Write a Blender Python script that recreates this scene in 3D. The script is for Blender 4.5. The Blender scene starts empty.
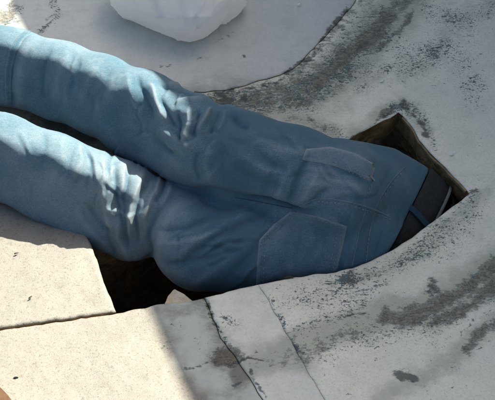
import bpy, bmesh, math, random
import numpy as np
from mathutils import Vector, Matrix, noise as mnoise
from mathutils.bvhtree import BVHTree
from mathutils.geometry import delaunay_2d_cdt

R = math.radians
rng = np.random.default_rng(7)
random.seed(7)
scene = bpy.context.scene
COL = scene.collection

# ------------------------------------------------------------------ camera
ELEV, DIST, PXF = R(45.0), 2.3, 1198.0            # look-down angle, distance, focal length in photo pixels
fwd = np.array([0.0, math.cos(ELEV), -math.sin(ELEV)])
upv = np.array([0.0, math.sin(ELEV), math.cos(ELEV)])
rgt = np.array([1.0, 0.0, 0.0])
CAM = -fwd * DIST
cd = bpy.data.cameras.new('camera')
cam = bpy.data.objects.new('camera', cd)
COL.objects.link(cam)
cam.location = CAM
cam.rotation_euler = (math.pi / 2 - ELEV, 0, 0)
cd.sensor_width = 36.0
cd.lens = 36.0 * PXF / 495.0
cd.clip_end = 500.0
cd.clip_start = 0.02
scene.camera = cam

# ------------------------------------------------------------------ sky, sun, exposure
SUN_EL, SUN_AZ = R(48.0), R(45.0)                 # azimuth measured from +Y towards +X
w = bpy.data.worlds.new('World')
scene.world = w
w.use_nodes = True
nt = w.node_tree
nt.nodes.clear()
wo = nt.nodes.new('ShaderNodeOutputWorld')
bg = nt.nodes.new('ShaderNodeBackground')
sky = nt.nodes.new('ShaderNodeTexSky')
sky.sky_type = 'NISHITA'
sky.sun_disc = False
sky.sun_elevation = SUN_EL
sky.sun_rotation = SUN_AZ
sky.air_density = 1.0
sky.dust_density = 5.0
sky.ozone_density = 0.0
bg.inputs['Strength'].default_value = 0.058
nt.links.new(sky.outputs[0], bg.inputs[0])
nt.links.new(bg.outputs[0], wo.inputs[0])
sl = bpy.data.lights.new('sun', 'SUN')
sl.energy = 4.7
sl.angle = R(0.55)
sl.color = (1.0, 0.93, 0.80)
so = bpy.data.objects.new('sun', sl)
COL.objects.link(so)
SUNV = Vector((math.sin(SUN_AZ) * math.cos(SUN_EL), math.cos(SUN_AZ) * math.cos(SUN_EL), math.sin(SUN_EL)))
so.rotation_euler = (-SUNV).to_track_quat('-Z', 'Y').to_euler()
so.location = SUNV * 6
vs = scene.view_settings
vs.view_transform = 'Standard'
vs.look = 'None'
vs.gamma = 1.0
vs.exposure = 1.95

# ------------------------------------------------------------------ helpers
def P(px, py, z=0.0):
    """Point of the place that stands at height z along the sight line of a photo pixel."""
    d = fwd * PXF + rgt * (px - 247.5) + upv * (200.0 - py)
    t = (z - CAM[2]) / d[2]
    return CAM + d * t

def proj(V):
    V = np.asarray(V, float) - CAM
    k = PXF / (V @ fwd)
    return np.stack([247.5 + (V @ rgt) * k, 200.0 - (V @ upv) * k], -1)

def newobj(name, me, mat=None, parent=None):
    o = bpy.data.objects.new(name, me)
    COL.objects.link(o)
    if mat is not None and me is not None and len(me.materials) == 0:
        me.materials.append(mat)
    if parent is not None:
        o.parent = parent
    return o

def mesh_np(name, V, F, smooth=True):
    me = bpy.data.meshes.new(name)
    me.from_pydata(np.asarray(V).tolist(), [], [list(map(int, f)) for f in F])
    if smooth:
        me.polygons.foreach_set('use_smooth', np.ones(len(me.polygons), bool))
    me.update()
    return me

def bm_mesh(name, bm, smooth=True):
    me = bpy.data.meshes.new(name)
    bmesh.ops.recalc_face_normals(bm, faces=bm.faces)
    bm.to_mesh(me)
    bm.free()
    if smooth:
        me.polygons.foreach_set('use_smooth', np.ones(len(me.polygons), bool))
    return me

def tag(o, label=None, cat=None, group=None, kind=None):
    if label: o['label'] = label
    if cat: o['category'] = cat
    if group: o['group'] = group
    if kind: o['kind'] = kind
    return o

def vnoise(Pn, scale, seed=0):
    """Smooth value noise in numpy, -1..1."""
    q = np.asarray(Pn, float) * scale + seed * 17.31
    i = np.floor(q).astype(np.int64)
    f = q - i
    f = f * f * f * (f * (f * 6 - 15) + 10)
    out = 0
    def h(a):
        n = (a[:, 0] * 374761393 + a[:, 1] * 668265263 + a[:, 2] * 2147483647 + seed * 1442695041) & 0xffffffff
        n = ((n ^ (n >> 13)) * 1274126177) & 0xffffffff
        n = n ^ (n >> 16)
        return (n & 0xffff) / 32767.5 - 1
    for dx in (0, 1):
        for dy in (0, 1):
            for dz in (0, 1):
                wgt = (f[:, 0] if dx else 1 - f[:, 0]) * (f[:, 1] if dy else 1 - f[:, 1]) * (f[:, 2] if dz else 1 - f[:, 2])
                out = out + wgt * h(i + np.array([dx, dy, dz]))
    return out

def seg_dist(Q, pl):
    """Distance of points Q (n,2) to a polyline, and the 0..1 place along it."""
    pl = np.asarray(pl, float)
    best = np.full(len(Q), 1e9)
    tt = np.zeros(len(Q))
    sgn = np.zeros(len(Q))
    L = np.concatenate([[0], np.cumsum(np.linalg.norm(np.diff(pl, axis=0), axis=1))])
    for k in range(len(pl) - 1):
        a, b = pl[k], pl[k + 1]
        ab = b - a
        u = np.clip(((Q - a) @ ab) / max(ab @ ab, 1e-9), 0, 1)
        dv = Q - (a + u[:, None] * ab)
        d = np.linalg.norm(dv, axis=1)
        m = d < best
        best[m] = d[m]
        tt[m] = (L[k] + u[m] * (L[k + 1] - L[k])) / L[-1]
        sgn[m] = np.sign(ab[0] * dv[m, 1] - ab[1] * dv[m, 0])
    return best, tt, sgn

def smooth_poly(pl, n=8):
    """Catmull-Rom through the points."""
    p = np.asarray(pl, float)
    p = np.vstack([2 * p[0] - p[1], p, 2 * p[-1] - p[-2]])
    out = []
    for i in range(1, len(p) - 2):
        for t in np.linspace(0, 1, n, endpoint=False):
            out.append(0.5 * ((2 * p[i]) + (-p[i - 1] + p[i + 1]) * t + (2 * p[i - 1] - 5 * p[i] + 4 * p[i + 1] - p[i + 2]) * t * t
                              + (-p[i - 1] + 3 * p[i] - 3 * p[i + 1] + p[i + 2]) * t ** 3))
    out.append(p[-2])
    return np.array(out)

def inside(Q, poly):
    x, y = Q[:, 0], Q[:, 1]
    r = np.zeros(len(Q), bool)
    n = len(poly)
    for i in range(n):
        x0, y0 = poly[i]
        x1, y1 = poly[(i + 1) % n]
        c = ((y0 > y) != (y1 > y)) & (x < (x1 - x0) * (y - y0) / ((y1 - y0) if y1 != y0 else 1e-12) + x0)
        r ^= c
    return r

def surface_nets(F, org, h):
    s = F < 0
    nx, ny, nz = F.shape
    c = [s[dx:nx - 1 + dx, dy:ny - 1 + dy, dz:nz - 1 + dz] for dx in (0, 1) for dy in (0, 1) for dz in (0, 1)]
    cnt = sum(a.astype(np.uint8) for a in c)
    act = (cnt > 0) & (cnt < 8)
    I = np.argwhere(act)
    idx = np.full(act.shape, -1, np.int64)
    idx[act] = np.arange(len(I))
    off = np.array([[dx, dy, dz] for dx in (0, 1) for dy in (0, 1) for dz in (0, 1)])
    vals = np.stack([F[I[:, 0] + o[0], I[:, 1] + o[1], I[:, 2] + o[2]] for o in off], 1)
    acc = np.zeros((len(I), 3))
    num = np.zeros(len(I))
    for a in range(8):
        for b in range(a + 1, 8):
            if np.abs(off[a] - off[b]).sum() != 1: continue
            va, vb = vals[:, a], vals[:, b]
            m = (va < 0) != (vb < 0)
            t = np.where(m, va / np.where(m, va - vb, 1), 0)
            p = off[a] + t[:, None] * (off[b] - off[a])
            acc[m] += p[m]
            num[m] += 1
    V = (I + acc / num[:, None]) * h + org
    faces = []
    for ax in range(3):
        a, b = [(1, 2), (2, 0), (0, 1)][ax]
        sl0 = [slice(None)] * 3; sl1 = [slice(None)] * 3
        sl0[ax] = slice(0, -1); sl1[ax] = slice(1, None)
        e = s[tuple(sl0)] != s[tuple(sl1)]
        E = np.argwhere(e)
        ok = (E[:, a] > 0) & (E[:, b] > 0) & (E[:, a] < act.shape[a]) & (E[:, b] < act.shape[b])
        E = E[ok]
        q = []
        for da, db in ((1, 1), (0, 1), (0, 0), (1, 0)):
            J = E.copy(); J[:, a] -= da; J[:, b] -= db
            q.append(idx[J[:, 0], J[:, 1], J[:, 2]])
        q = np.stack(q, 1)
        flip = ~s[E[:, 0], E[:, 1], E[:, 2]]
        q[flip] = q[flip][:, ::-1]
        faces.append(q)
    return V, np.concatenate(faces)

def smin(a, b, k):
    h = np.clip(0.5 + 0.5 * (b - a) / k, 0, 1)
    return b + (a - b) * h - k * h * (1 - h)

def capsule(X, a, b, ra, rb, cut=None):
    a = np.asarray(a, np.float32); b = np.asarray(b, np.float32)
    ab = b - a
    pa = X - a
    t = np.clip((pa @ ab) / (ab @ ab), 0, 1)
    pr = pa - t[..., None] * ab
    rr = ra + (rb - ra) * t
    d = np.linalg.norm(pr, axis=-1) - rr
    if cut is not None:                          # cloth hanging flat on one side
        for nv, kk in cut:
            d = -smin(-d, -(pr @ np.asarray(nv, np.float32) - kk * rr), .008)
    return d

def chain(X, pts, k, cut=None):
    d = None
    for p, q in zip(pts[:-1], pts[1:]):
        e = capsule(X, p[:3], q[:3], p[3], q[3], cut)
        d = e if d is None else smin(d, e, k)
    return d

def grid(lo, hi, h):
    ax = [np.arange(lo[i], hi[i] + h, h, dtype=np.float32) for i in range(3)]
    return np.stack(np.meshgrid(*ax, indexing='ij'), -1)

# ------------------------------------------------------------------ materials
def mat_new(name):
    m = bpy.data.materials.new(name)
    m.use_nodes = True
    t = m.node_tree
    return m, t, t.nodes['Principled BSDF']

class NB:
    """small node builder"""
    def __init__(s, t): s.t = t
    def n(s, ty, **kw):
        x = s.t.nodes.new(ty)
        for k, v in kw.items(): setattr(x, k, v)
        return x
    def l(s, a, b): s.t.links.new(a, b)
    def val(s, inp, v):
        if hasattr(v, 'node'): s.l(v, inp)
        else: inp.default_value = v
    def math(s, op, a, b=0.0, c=None, clamp=False):
        x = s.n('ShaderNodeMath', operation=op); x.use_clamp = clamp
        s.val(x.inputs[0], a); s.val(x.inputs[1], b)
        if c is not None: s.val(x.inputs[2], c)
        return x.outputs[0]
    def mix(s, f, a, b, blend='MIX'):
        x = s.n('ShaderNodeMix', data_type='RGBA', blend_type=blend)
        s.val(x.inputs[0], f); s.val(x.inputs[6], a); s.val(x.inputs[7], b)
        return x.outputs[2]
    def noise(s, vec, scale, detail=4, rough=0.55, dist=0.0):
        x = s.n('ShaderNodeTexNoise')
        x.inputs['Scale'].default_value = scale; x.inputs['Detail'].default_value = detail
        x.inputs['Roughness'].default_value = rough; x.inputs['Distortion'].default_value = dist
        s.l(vec, x.inputs['Vector'])
        return x.outputs['Fac']
    def vor(s, vec, scale, feature='F1'):
        x = s.n('ShaderNodeTexVoronoi', feature=feature)
        x.inputs['Scale'].default_value = scale
        s.l(vec, x.inputs['Vector'])
        return x
    def step(s, v, lo, hi):
        x = s.n('ShaderNodeMapRange', interpolation_type='SMOOTHSTEP')
        s.val(x.inputs[0], v); s.val(x.inputs[1], lo); s.val(x.inputs[2], hi)
        return x.outputs[0]
    def map(s, vec, scale=(1, 1, 1), rot=(0, 0, 0)):
        x = s.n('ShaderNodeMapping')
        x.inputs['Scale'].default_value = scale; x.inputs['Rotation'].default_value = rot
        s.l(vec, x.inputs['Vector'])
        return x.outputs[0]
    def bump(s, h, strength, dist, normal=None):
        x = s.n('ShaderNodeBump')
        x.inputs['Strength'].default_value = strength; x.inputs['Distance'].default_value = dist
        s.val(x.inputs['Height'], h)
        if normal is not None: s.l(normal, x.inputs['Normal'])
        return x.outputs[0]

def C4(r, g, b): return (r, g, b, 1.0)

def floor_material(name, paint, under, bare, base_fleck, base_wear, speck, film=0.10):
    """Old painted concrete: paint over a teal undercoat over bare cement; the masks say where it is worn."""
    m, t, bs = mat_new(name)
    b = NB(t)
    co = b.n('ShaderNodeTexCoord').outputs['Object']
    at = b.n('ShaderNodeAttribute', attribute_name='wear_mask')
    sp = b.n('ShaderNodeSeparateColor'); b.l(at.outputs['Color'], sp.inputs[0])
    wear, fleck, grime, thin = sp.outputs[0], sp.outputs[1], sp.outputs[2], at.outputs['Alpha']
    strk = b.map(co, (1, 2.2, 1), (0, 0, R(-38)))
    n1 = b.noise(co, 26, 8, 0.68)
    n2 = b.noise(strk, 70, 7, 0.68, 0.4)
    n3 = b.noise(co, 330, 4, 0.65)
    n4 = b.noise(co, 5, 5, 0.6)
    nb = b.math('ADD', b.math('MULTIPLY', n1, 0.5), b.math('MULTIPLY', n2, 0.5))
    nb = b.math('ADD', b.math('MULTIPLY', b.math('SUBTRACT', nb, 0.5), 2.2), 0.5)
    nb = b.math('ADD', nb, b.math('MULTIPLY', b.math('SUBTRACT', n3, 0.5), 0.5))
    wv = b.math('ADD', b.math('MULTIPLY', b.math('ADD', wear, base_wear), 0.75), nb)
    bare_f = b.step(wv, 0.96, 1.14)
    rim_f = b.step(wv, 0.86, 0.97)
    # small chips, three sizes
    chA = b.noise(strk, 95, 6, 0.72, 0.8)
    chB = b.noise(co, 230, 5, 0.70, 0.5)
    chC = b.noise(co, 420, 3, 0.6)
    dens = b.math('MULTIPLY', b.math('ADD', fleck, base_fleck), 0.23)
    patchy = b.math('MULTIPLY', b.math('SUBTRACT', b.noise(co, 12, 3), 0.5), 0.22)
    dens = b.math('ADD', dens, patchy)
    fa = b.step(b.math('ADD', dens, chA), 0.735, 0.765)
    fb = b.step(b.math('ADD', dens, chB), 0.735, 0.765)
    fc = b.math('MULTIPLY', b.step(b.math('ADD', b.math('MULTIPLY', dens, 0.5), chC), 0.72, 0.76), 0.6)
    chD = b.noise(strk, 38, 4, 0.62, 0.5)
    fd = b.step(b.math('ADD', b.math('MULTIPLY', dens, 0.6), chD), 0.735, 0.76)
    chip_f = b.math('MAXIMUM', b.math('MAXIMUM', b.math('MAXIMUM', fa, fb), fc), fd)
    fine = b.noise(co, 600, 3, 0.65)
    mid = b.noise(co, 180, 4, 0.6)
    tone = b.mix(b.step(n4, 0.3, 0.7), C4(*paint), C4(*[c * k for c, k in zip(paint, (0.88, 0.90, 0.91))]))
    tone = b.mix(b.math('MULTIPLY', b.step(n1, 0.45, 0.72), 0.6), tone, C4(*[c * k for c, k in zip(paint, (0.72, 0.76, 0.75))]))
    tone = b.mix(b.math('MULTIPLY', b.step(mid, 0.42, 0.70), 0.30), tone, C4(*[c * 0.7 for c in paint]))
    tone = b.mix(b.math('MULTIPLY', b.step(fine, 0.54, 0.70), speck), tone, C4(*[c * 0.45 for c in paint]))
    tone = b.mix(b.math('MULTIPLY', b.step(fine, 0.46, 0.34), speck * 0.5), tone, C4(*[min(0.8, c * 1.35) for c in paint]))
    coarse = b.noise(co, 200, 4, 0.7)
    tone = b.mix(b.math('MULTIPLY', b.step(coarse, 0.56, 0.64), speck * 0.6), tone, C4(*[c * 0.30 for c in paint]))
    spl = b.n('ShaderNodeAttribute', attribute_name='shade_tone').outputs['Fac']
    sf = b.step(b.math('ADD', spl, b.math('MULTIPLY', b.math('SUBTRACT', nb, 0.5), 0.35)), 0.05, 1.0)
    tone = b.mix(b.math('MULTIPLY', sf, 0.9), tone, b.mix(b.step(n1, 0.4, 0.7), C4(0.42, 0.45, 0.40), C4(0.34, 0.365, 0.33)))  # paler tone painted where the near slab lies in shade
    tf = b.step(b.math('ADD', b.math('MULTIPLY', thin, 1.0), b.math('MULTIPLY', b.math('SUBTRACT', nb, 0.5), 0.55)), 0.12, 0.85)
    tone = b.mix(b.math('MULTIPLY', tf, 0.80), tone, C4(paint[0] * 0.47, paint[1] * 0.50, paint[2] * 0.47))
    uc = b.mix(b.step(b.noise(co, 50, 3), 0.4, 0.6), C4(*under), C4(under[0] * 0.9, under[1] * 0.5, under[2] * 0.5))
    bc = b.mix(b.step(n3, 0.35, 0.68), C4(*bare), C4(*[c * 0.45 for c in bare]))
    bc = b.mix(b.math('MULTIPLY', b.step(n2, 0.45, 0.62), 0.5), bc, C4(paint[0] * 0.5, paint[1] * 0.52, paint[2] * 0.48))
    c = b.mix(b.math('MULTIPLY', rim_f, 0.65), tone, b.mix(0.35, uc, tone))
    c = b.mix(b.math('MULTIPLY', chip_f, 0.9), c, uc)
    c = b.mix(b.math('MULTIPLY', bare_f, 0.92), c, bc)
    gv = b.math('ADD', b.math('MULTIPLY', grime, 0.85), b.math('MULTIPLY', b.math('SUBTRACT', nb, 0.5), 0.75))
    gf = b.math('MULTIPLY', b.step(gv, 0.28, 0.56), b.step(grime, 0.02, 0.15))
    c = b.mix(b.math('MULTIPLY', gf, 0.85), c, b.mix(n3, C4(0.022, 0.030, 0.030), C4(0.075, 0.085, 0.08)))
    b.l(c, bs.inputs['Base Color'])
    b.l(b.math('ADD', 0.55, b.math('MULTIPLY', bare_f, 0.35)), bs.inputs['Roughness'])
    bs.inputs['Specular IOR Level'].default_value = 0.3
    h = b.math('SUBTRACT', b.math('MULTIPLY', fine, 0.2 + 0.5 * speck), b.math('ADD', b.math('MULTIPLY', bare_f, 0.5), b.math('MULTIPLY', chip_f, 0.5)))
    h = b.math('ADD', h, b.math('MULTIPLY', mid, 0.4))
    b.l(b.bump(h, 0.5, 0.0014), bs.inputs['Normal'])
    return m

M_MAIN = floor_material('worn_grey_paint', (0.66, 0.65, 0.54), (0.030, 0.080, 0.092), (0.165, 0.155, 0.125), 0.25, 0.02, 0.35)
M_BLUE = floor_material('pale_blue_paint', (0.47, 0.485, 0.45), (0.05, 0.07, 0.08), (0.16, 0.15, 0.13), -0.35, -0.25, 0.15)
M_STRIP = floor_material('pale_strip_paint', (0.60, 0.60, 0.52), (0.03, 0.07, 0.075), (0.13, 0.12, 0.10), -0.1, -0.1, 0.25)
M_SLAB = floor_material('speckled_cement', (0.195, 0.186, 0.158), (0.03, 0.055, 0.055), (0.16, 0.14, 0.11), -0.05, -0.25, 0.8)

def simple_mat(name, col, col2, scale=30, rough=0.7, bump=0.3, bdist=0.002, spec=0.3, detail=5):
    m, t, bs = mat_new(name)
    b = NB(t)
    co = b.n('ShaderNodeTexCoord').outputs['Object']
    n = b.noise(co, scale, detail, 0.6)
    b.l(b.mix(b.step(n, 0.32, 0.68), C4(*col), C4(*col2)), bs.inputs['Base Color'])
    bs.inputs['Roughness'].default_value = rough
    bs.inputs['Specular IOR Level'].default_value = spec
    b.l(b.bump(b.noise(co, scale * 4, 4), bump, bdist), bs.inputs['Normal'])
    return m

M_SIDE = simple_mat('raw_slab_side', (0.30, 0.205, 0.095), (0.12, 0.082, 0.04), 30, 0.95, 0.8, 0.006, 0.1)
M_GROUND = simple_mat('plain_concrete', (0.40, 0.40, 0.37), (0.32, 0.32, 0.30), 8)
M_PIT = simple_mat('pit_dirt', (0.40, 0.30, 0.18), (0.18, 0.135, 0.085), 18, 0.95, 0.8, 0.01, 0.1)
M_SHADE_WALL = simple_mat('shade_wall_render', (0.38, 0.38, 0.36), (0.30, 0.31, 0.30), 12)
M_RIM = simple_mat('rusty_rim', (0.27, 0.20, 0.11), (0.14, 0.10, 0.055), 60, 0.75, 0.6, 0.002)
M_CHUNK = simple_mat('broken_cement', (0.72, 0.65, 0.48), (0.60, 0.53, 0.38), 50, 0.9, 0.6, 0.003)
M_BELT = simple_mat('dark_webbing', (0.020, 0.023, 0.022), (0.010, 0.012, 0.012), 140, 0.85, 0.5, 0.001)
M_EDGE = simple_mat('grey_trim', (0.13, 0.145, 0.145), (0.09, 0.10, 0.10), 160, 0.85, 0.4, 0.001)
M_SHIRT = simple_mat('dark_shirt', (0.022, 0.021, 0.020), (0.012, 0.012, 0.013), 120, 0.9, 0.5, 0.001)
M_SKIN = simple_mat('skin', (0.42, 0.24, 0.16), (0.36, 0.19, 0.12), 40, 0.55, 0.2, 0.001)
M_HAIR = simple_mat('hair', (0.03, 0.02, 0.014), (0.015, 0.01, 0.008), 200, 0.6, 0.5, 0.002)
M_SHOE = simple_mat('shoe_canvas', (0.10, 0.10, 0.11), (0.06, 0.06, 0.065), 200, 0.8, 0.4, 0.001)
M_SOLE = simple_mat('shoe_rubber', (0.55, 0.54, 0.50), (0.42, 0.41, 0.38), 60, 0.7, 0.3, 0.001)
M_TAN = simple_mat('tan_leather', (0.080, 0.042, 0.020), (0.055, 0.028, 0.013), 60, 0.5, 0.25, 0.001)
M_LEAF = simple_mat('dry_leaf', (0.045, 0.036, 0.022), (0.022, 0.018, 0.012), 150, 0.8, 0.4, 0.001)
M_FLAKE = simple_mat('paint_chip', (0.75, 0.76, 0.73), (0.62, 0.63, 0.6), 150, 0.6, 0.3, 0.001)

def denim_material(name, k=1.0, stitch=False):
    m, t, bs = mat_new(name)
    b = NB(t)
    co = b.n('ShaderNodeTexCoord').outputs['Object']
    at = b.n('ShaderNodeAttribute', attribute_name='fade')
    sp = b.n('ShaderNodeSeparateColor'); b.l(at.outputs['Color'], sp.inputs[0])
    fade = sp.outputs[0]
    # yarn streaks run along the leg, with cross threads
    st = b.map(co, (0.10, 1.0, 1.0), (0, 0, R(20)))
    n_st = b.noise(st, 700, 3, 0.6)
    n_b = b.noise(co, 14, 5, 0.6)
    n_f = b.noise(co, 560, 3, 0.65)
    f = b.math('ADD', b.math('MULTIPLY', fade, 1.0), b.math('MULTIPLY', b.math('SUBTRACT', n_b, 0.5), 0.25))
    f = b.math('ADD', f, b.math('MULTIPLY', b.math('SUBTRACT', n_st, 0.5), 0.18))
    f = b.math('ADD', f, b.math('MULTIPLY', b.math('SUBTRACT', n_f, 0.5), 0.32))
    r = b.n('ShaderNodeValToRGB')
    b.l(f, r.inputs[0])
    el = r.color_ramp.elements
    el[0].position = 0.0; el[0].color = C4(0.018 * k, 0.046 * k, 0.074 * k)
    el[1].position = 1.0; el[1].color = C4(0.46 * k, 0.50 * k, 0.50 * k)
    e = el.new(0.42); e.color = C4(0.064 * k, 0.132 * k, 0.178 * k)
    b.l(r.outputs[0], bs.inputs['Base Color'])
    bs.inputs['Roughness'].default_value = 0.9
    bs.inputs['Specular IOR Level'].default_value = 0.15
    bs.inputs['Sheen Weight'].default_value = 0.08
    bs.inputs['Sheen Roughness'].default_value = 0.4
    bs.inputs['Sheen Tint'].default_value = C4(0.9, 0.97, 1.0)
    wv = b.n('ShaderNodeTexWave', wave_type='BANDS', bands_direction='DIAGONAL')
    wv.inputs['Scale'].default_value = 260; wv.inputs['Distortion'].default_value = 1.2
    b.l(co, wv.inputs['Vector'])
    h = b.math('ADD', b.math('MULTIPLY', wv.outputs['Fac'], 0.35), b.math('MULTIPLY', n_f, 0.25))
    n1 = b.bump(h, 0.35, 0.0008)
    cr = b.noise(co, 75, 4, 0.55, 0.8)
    b.l(b.bump(cr, 0.32, 0.003, n1), bs.inputs['Normal'])
    return m
M_DENIM = denim_material('faded_denim', 0.80)
M_THREAD = simple_mat('pale_thread', (0.20, 0.24, 0.25), (0.11, 0.14, 0.16), 300, 0.9, 0.3, 0.0005)

def bag_material():
    m, t, bs = mat_new('white_plastic')
    b = NB(t)
    out = t.nodes['Material Output']
    co = b.n('ShaderNodeTexCoord').outputs['Object']
    n = b.noise(co, 7, 4, 0.5, 0.6)
    b.l(b.mix(b.step(n, 0.35, 0.7), C4(0.95, 0.945, 0.93), C4(0.93, 0.92, 0.89)), bs.inputs['Base Color'])
    bs.inputs['Roughness'].default_value = 0.32
    bs.inputs['Specular IOR Level'].default_value = 0.45
    cr = b.noise(co, 22, 6, 0.6, 1.2)
    cm = b.map(co, (1.0, 0.35, 1.0), (0, 0, R(25)))
    cr2 = b.noise(cm, 60, 4, 0.6, 0.8)
    bn = b.bump(b.math('ADD', cr, b.math('MULTIPLY', cr2, 0.5)), 0.18, 0.008)
    b.l(bn, bs.inputs['Normal'])
    tr = b.n('ShaderNodeBsdfTranslucent')
    tr.inputs['Color'].default_value = C4(0.96, 0.95, 0.92)
    b.l(bn, tr.inputs['Normal'])
    mx = b.n('ShaderNodeMixShader'); mx.inputs[0].default_value = 0.55
    b.l(bs.outputs[0], mx.inputs[1]); b.l(tr.outputs[0], mx.inputs[2])
    b.l(mx.outputs[0], out.inputs['Surface'])
    return m
M_BAG = bag_material()

# ------------------------------------------------------------------ the floor: outlines in photo pixels laid on the ground plane
D_ = (86, 232); C_ = (117, 313); A_ = (470, 193); B_ = (399, 112)
near1 = [C_, (140, 308), (160, 304), (182, 301), (205, 297)]
near2 = [(205, 297), (222, 293), (240, 288), (258, 284)]
near3 = [(258, 284), (285, 279), (312, 275), (332, 273), (352, 268), (372, 260), (392, 250), (412, 237), (432, 222), (452, 207), A_]
right = [A_, (458, 180), (445, 167), (431, 153), (420, 140), (411, 124), B_]
far1 = [B_, (390, 117), (376, 125), (360, 133), (345, 141), (300, 160), (235, 178), (182, 186), (152, 200)]
far2 = [(152, 200), (125, 216), D_]
left = [D_, (94, 250), (101, 270), (109, 292), C_]
HOLE = near1[:-1] + near2[:-1] + near3[:-1] + right[:-1] + far1[:-1] + far2[:-1] + left[:-1]

jAB = [(-700, 434), (-300, 374), (0, 330), C_]
cr1 = [(205, 297), (210, 311), (216, 324), (221, 338), (232, 352), (243, 366), (255, 386), (264, 402), (330, 520), (540, 900)]
cr2 = [(258, 284), (272, 307), (284, 328), (296, 350), (310, 374), (327, 402), (400, 540), (600, 900)]
bE = [(195, 92), (210, 92), (226, 90), (240, 87), (252, 83), (266, 79), (280, 75), (292, 68), (303, 60), (318, 44), (334, 26), (350, 8), (362, -8), (480, -150), (620, -320)]
hidE = [(195, 92), (175, 112), (130, 118), (60, 100), (0, 85), (-700, -60)]
mA = [(175, 112), (182, 150), (152, 200)]

polyE = bE + [(-700, -320)] + hidE[::-1][:-1]
polyM = cr2[::-1][:-1] + near3[:-1] + right[:-1] + far1 + mA[::-1][1:] + bE + [(1300, -320), (1300, 900)]
polyS = cr1 + cr2[::-1] + near2[::-1][1:-1]
polyB = jAB[:-1] + near1 + cr1[1:] + [(-700, 900)]
polyA = hidE[::-1][:-1] + mA[1:] + far2[1:] + left[1:] + jAB[::-1][1:]

def wobble(q3):
    return .9 * np.stack([vnoise(q3, .09, 91) + .7 * vnoise(q3, .31, 92), vnoise(q3, .09, 93) + .7 * vnoise(q3, .31, 94)], 1)

def jag(poly, step_px, amp, seed):
    """Resample an outline inside the view and make it slightly ragged."""
    r = np.random.default_rng(seed)
    out = []
    n = len(poly)
    for i in range(n):
        a = np.array(poly[i], float); b = np.array(poly[(i + 1) % n], float)
        L = np.linalg.norm(b - a)
        vis = any(-60 < q[0] < 560 and -60 < q[1] < 460 for q in (a, b))
        k = max(1, int(L / step_px)) if vis and L < 420 else max(1, int(L / 60))
        nrm = np.array([-(b - a)[1], (b - a)[0]]) / max(L, 1e-6)
        for j in range(k):
            t = j / k
            out.append(a + (b - a) * t)
    out = np.array(out)
    q3 = np.column_stack([out, np.zeros(len(out))])
    # the raggedness belongs to the place, so two slabs that share an edge share it
    vis = ((out[:, 0] > -60) & (out[:, 0] < 560) & (out[:, 1] > -60) & (out[:, 1] < 460))[:, None]
    return out + wobble(q3) * vis

def shade_tone_mask(Q):
    """Paler colour for the look of the near slab in shade, along the crack, with a ragged edge."""
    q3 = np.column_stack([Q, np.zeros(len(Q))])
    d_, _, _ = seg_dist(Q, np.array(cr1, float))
    return np.clip(1.0 - (d_ + 7 * vnoise(q3, .06, 71) + 4 * vnoise(q3, .17, 72) - 34) / 26, 0, 1)

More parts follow.
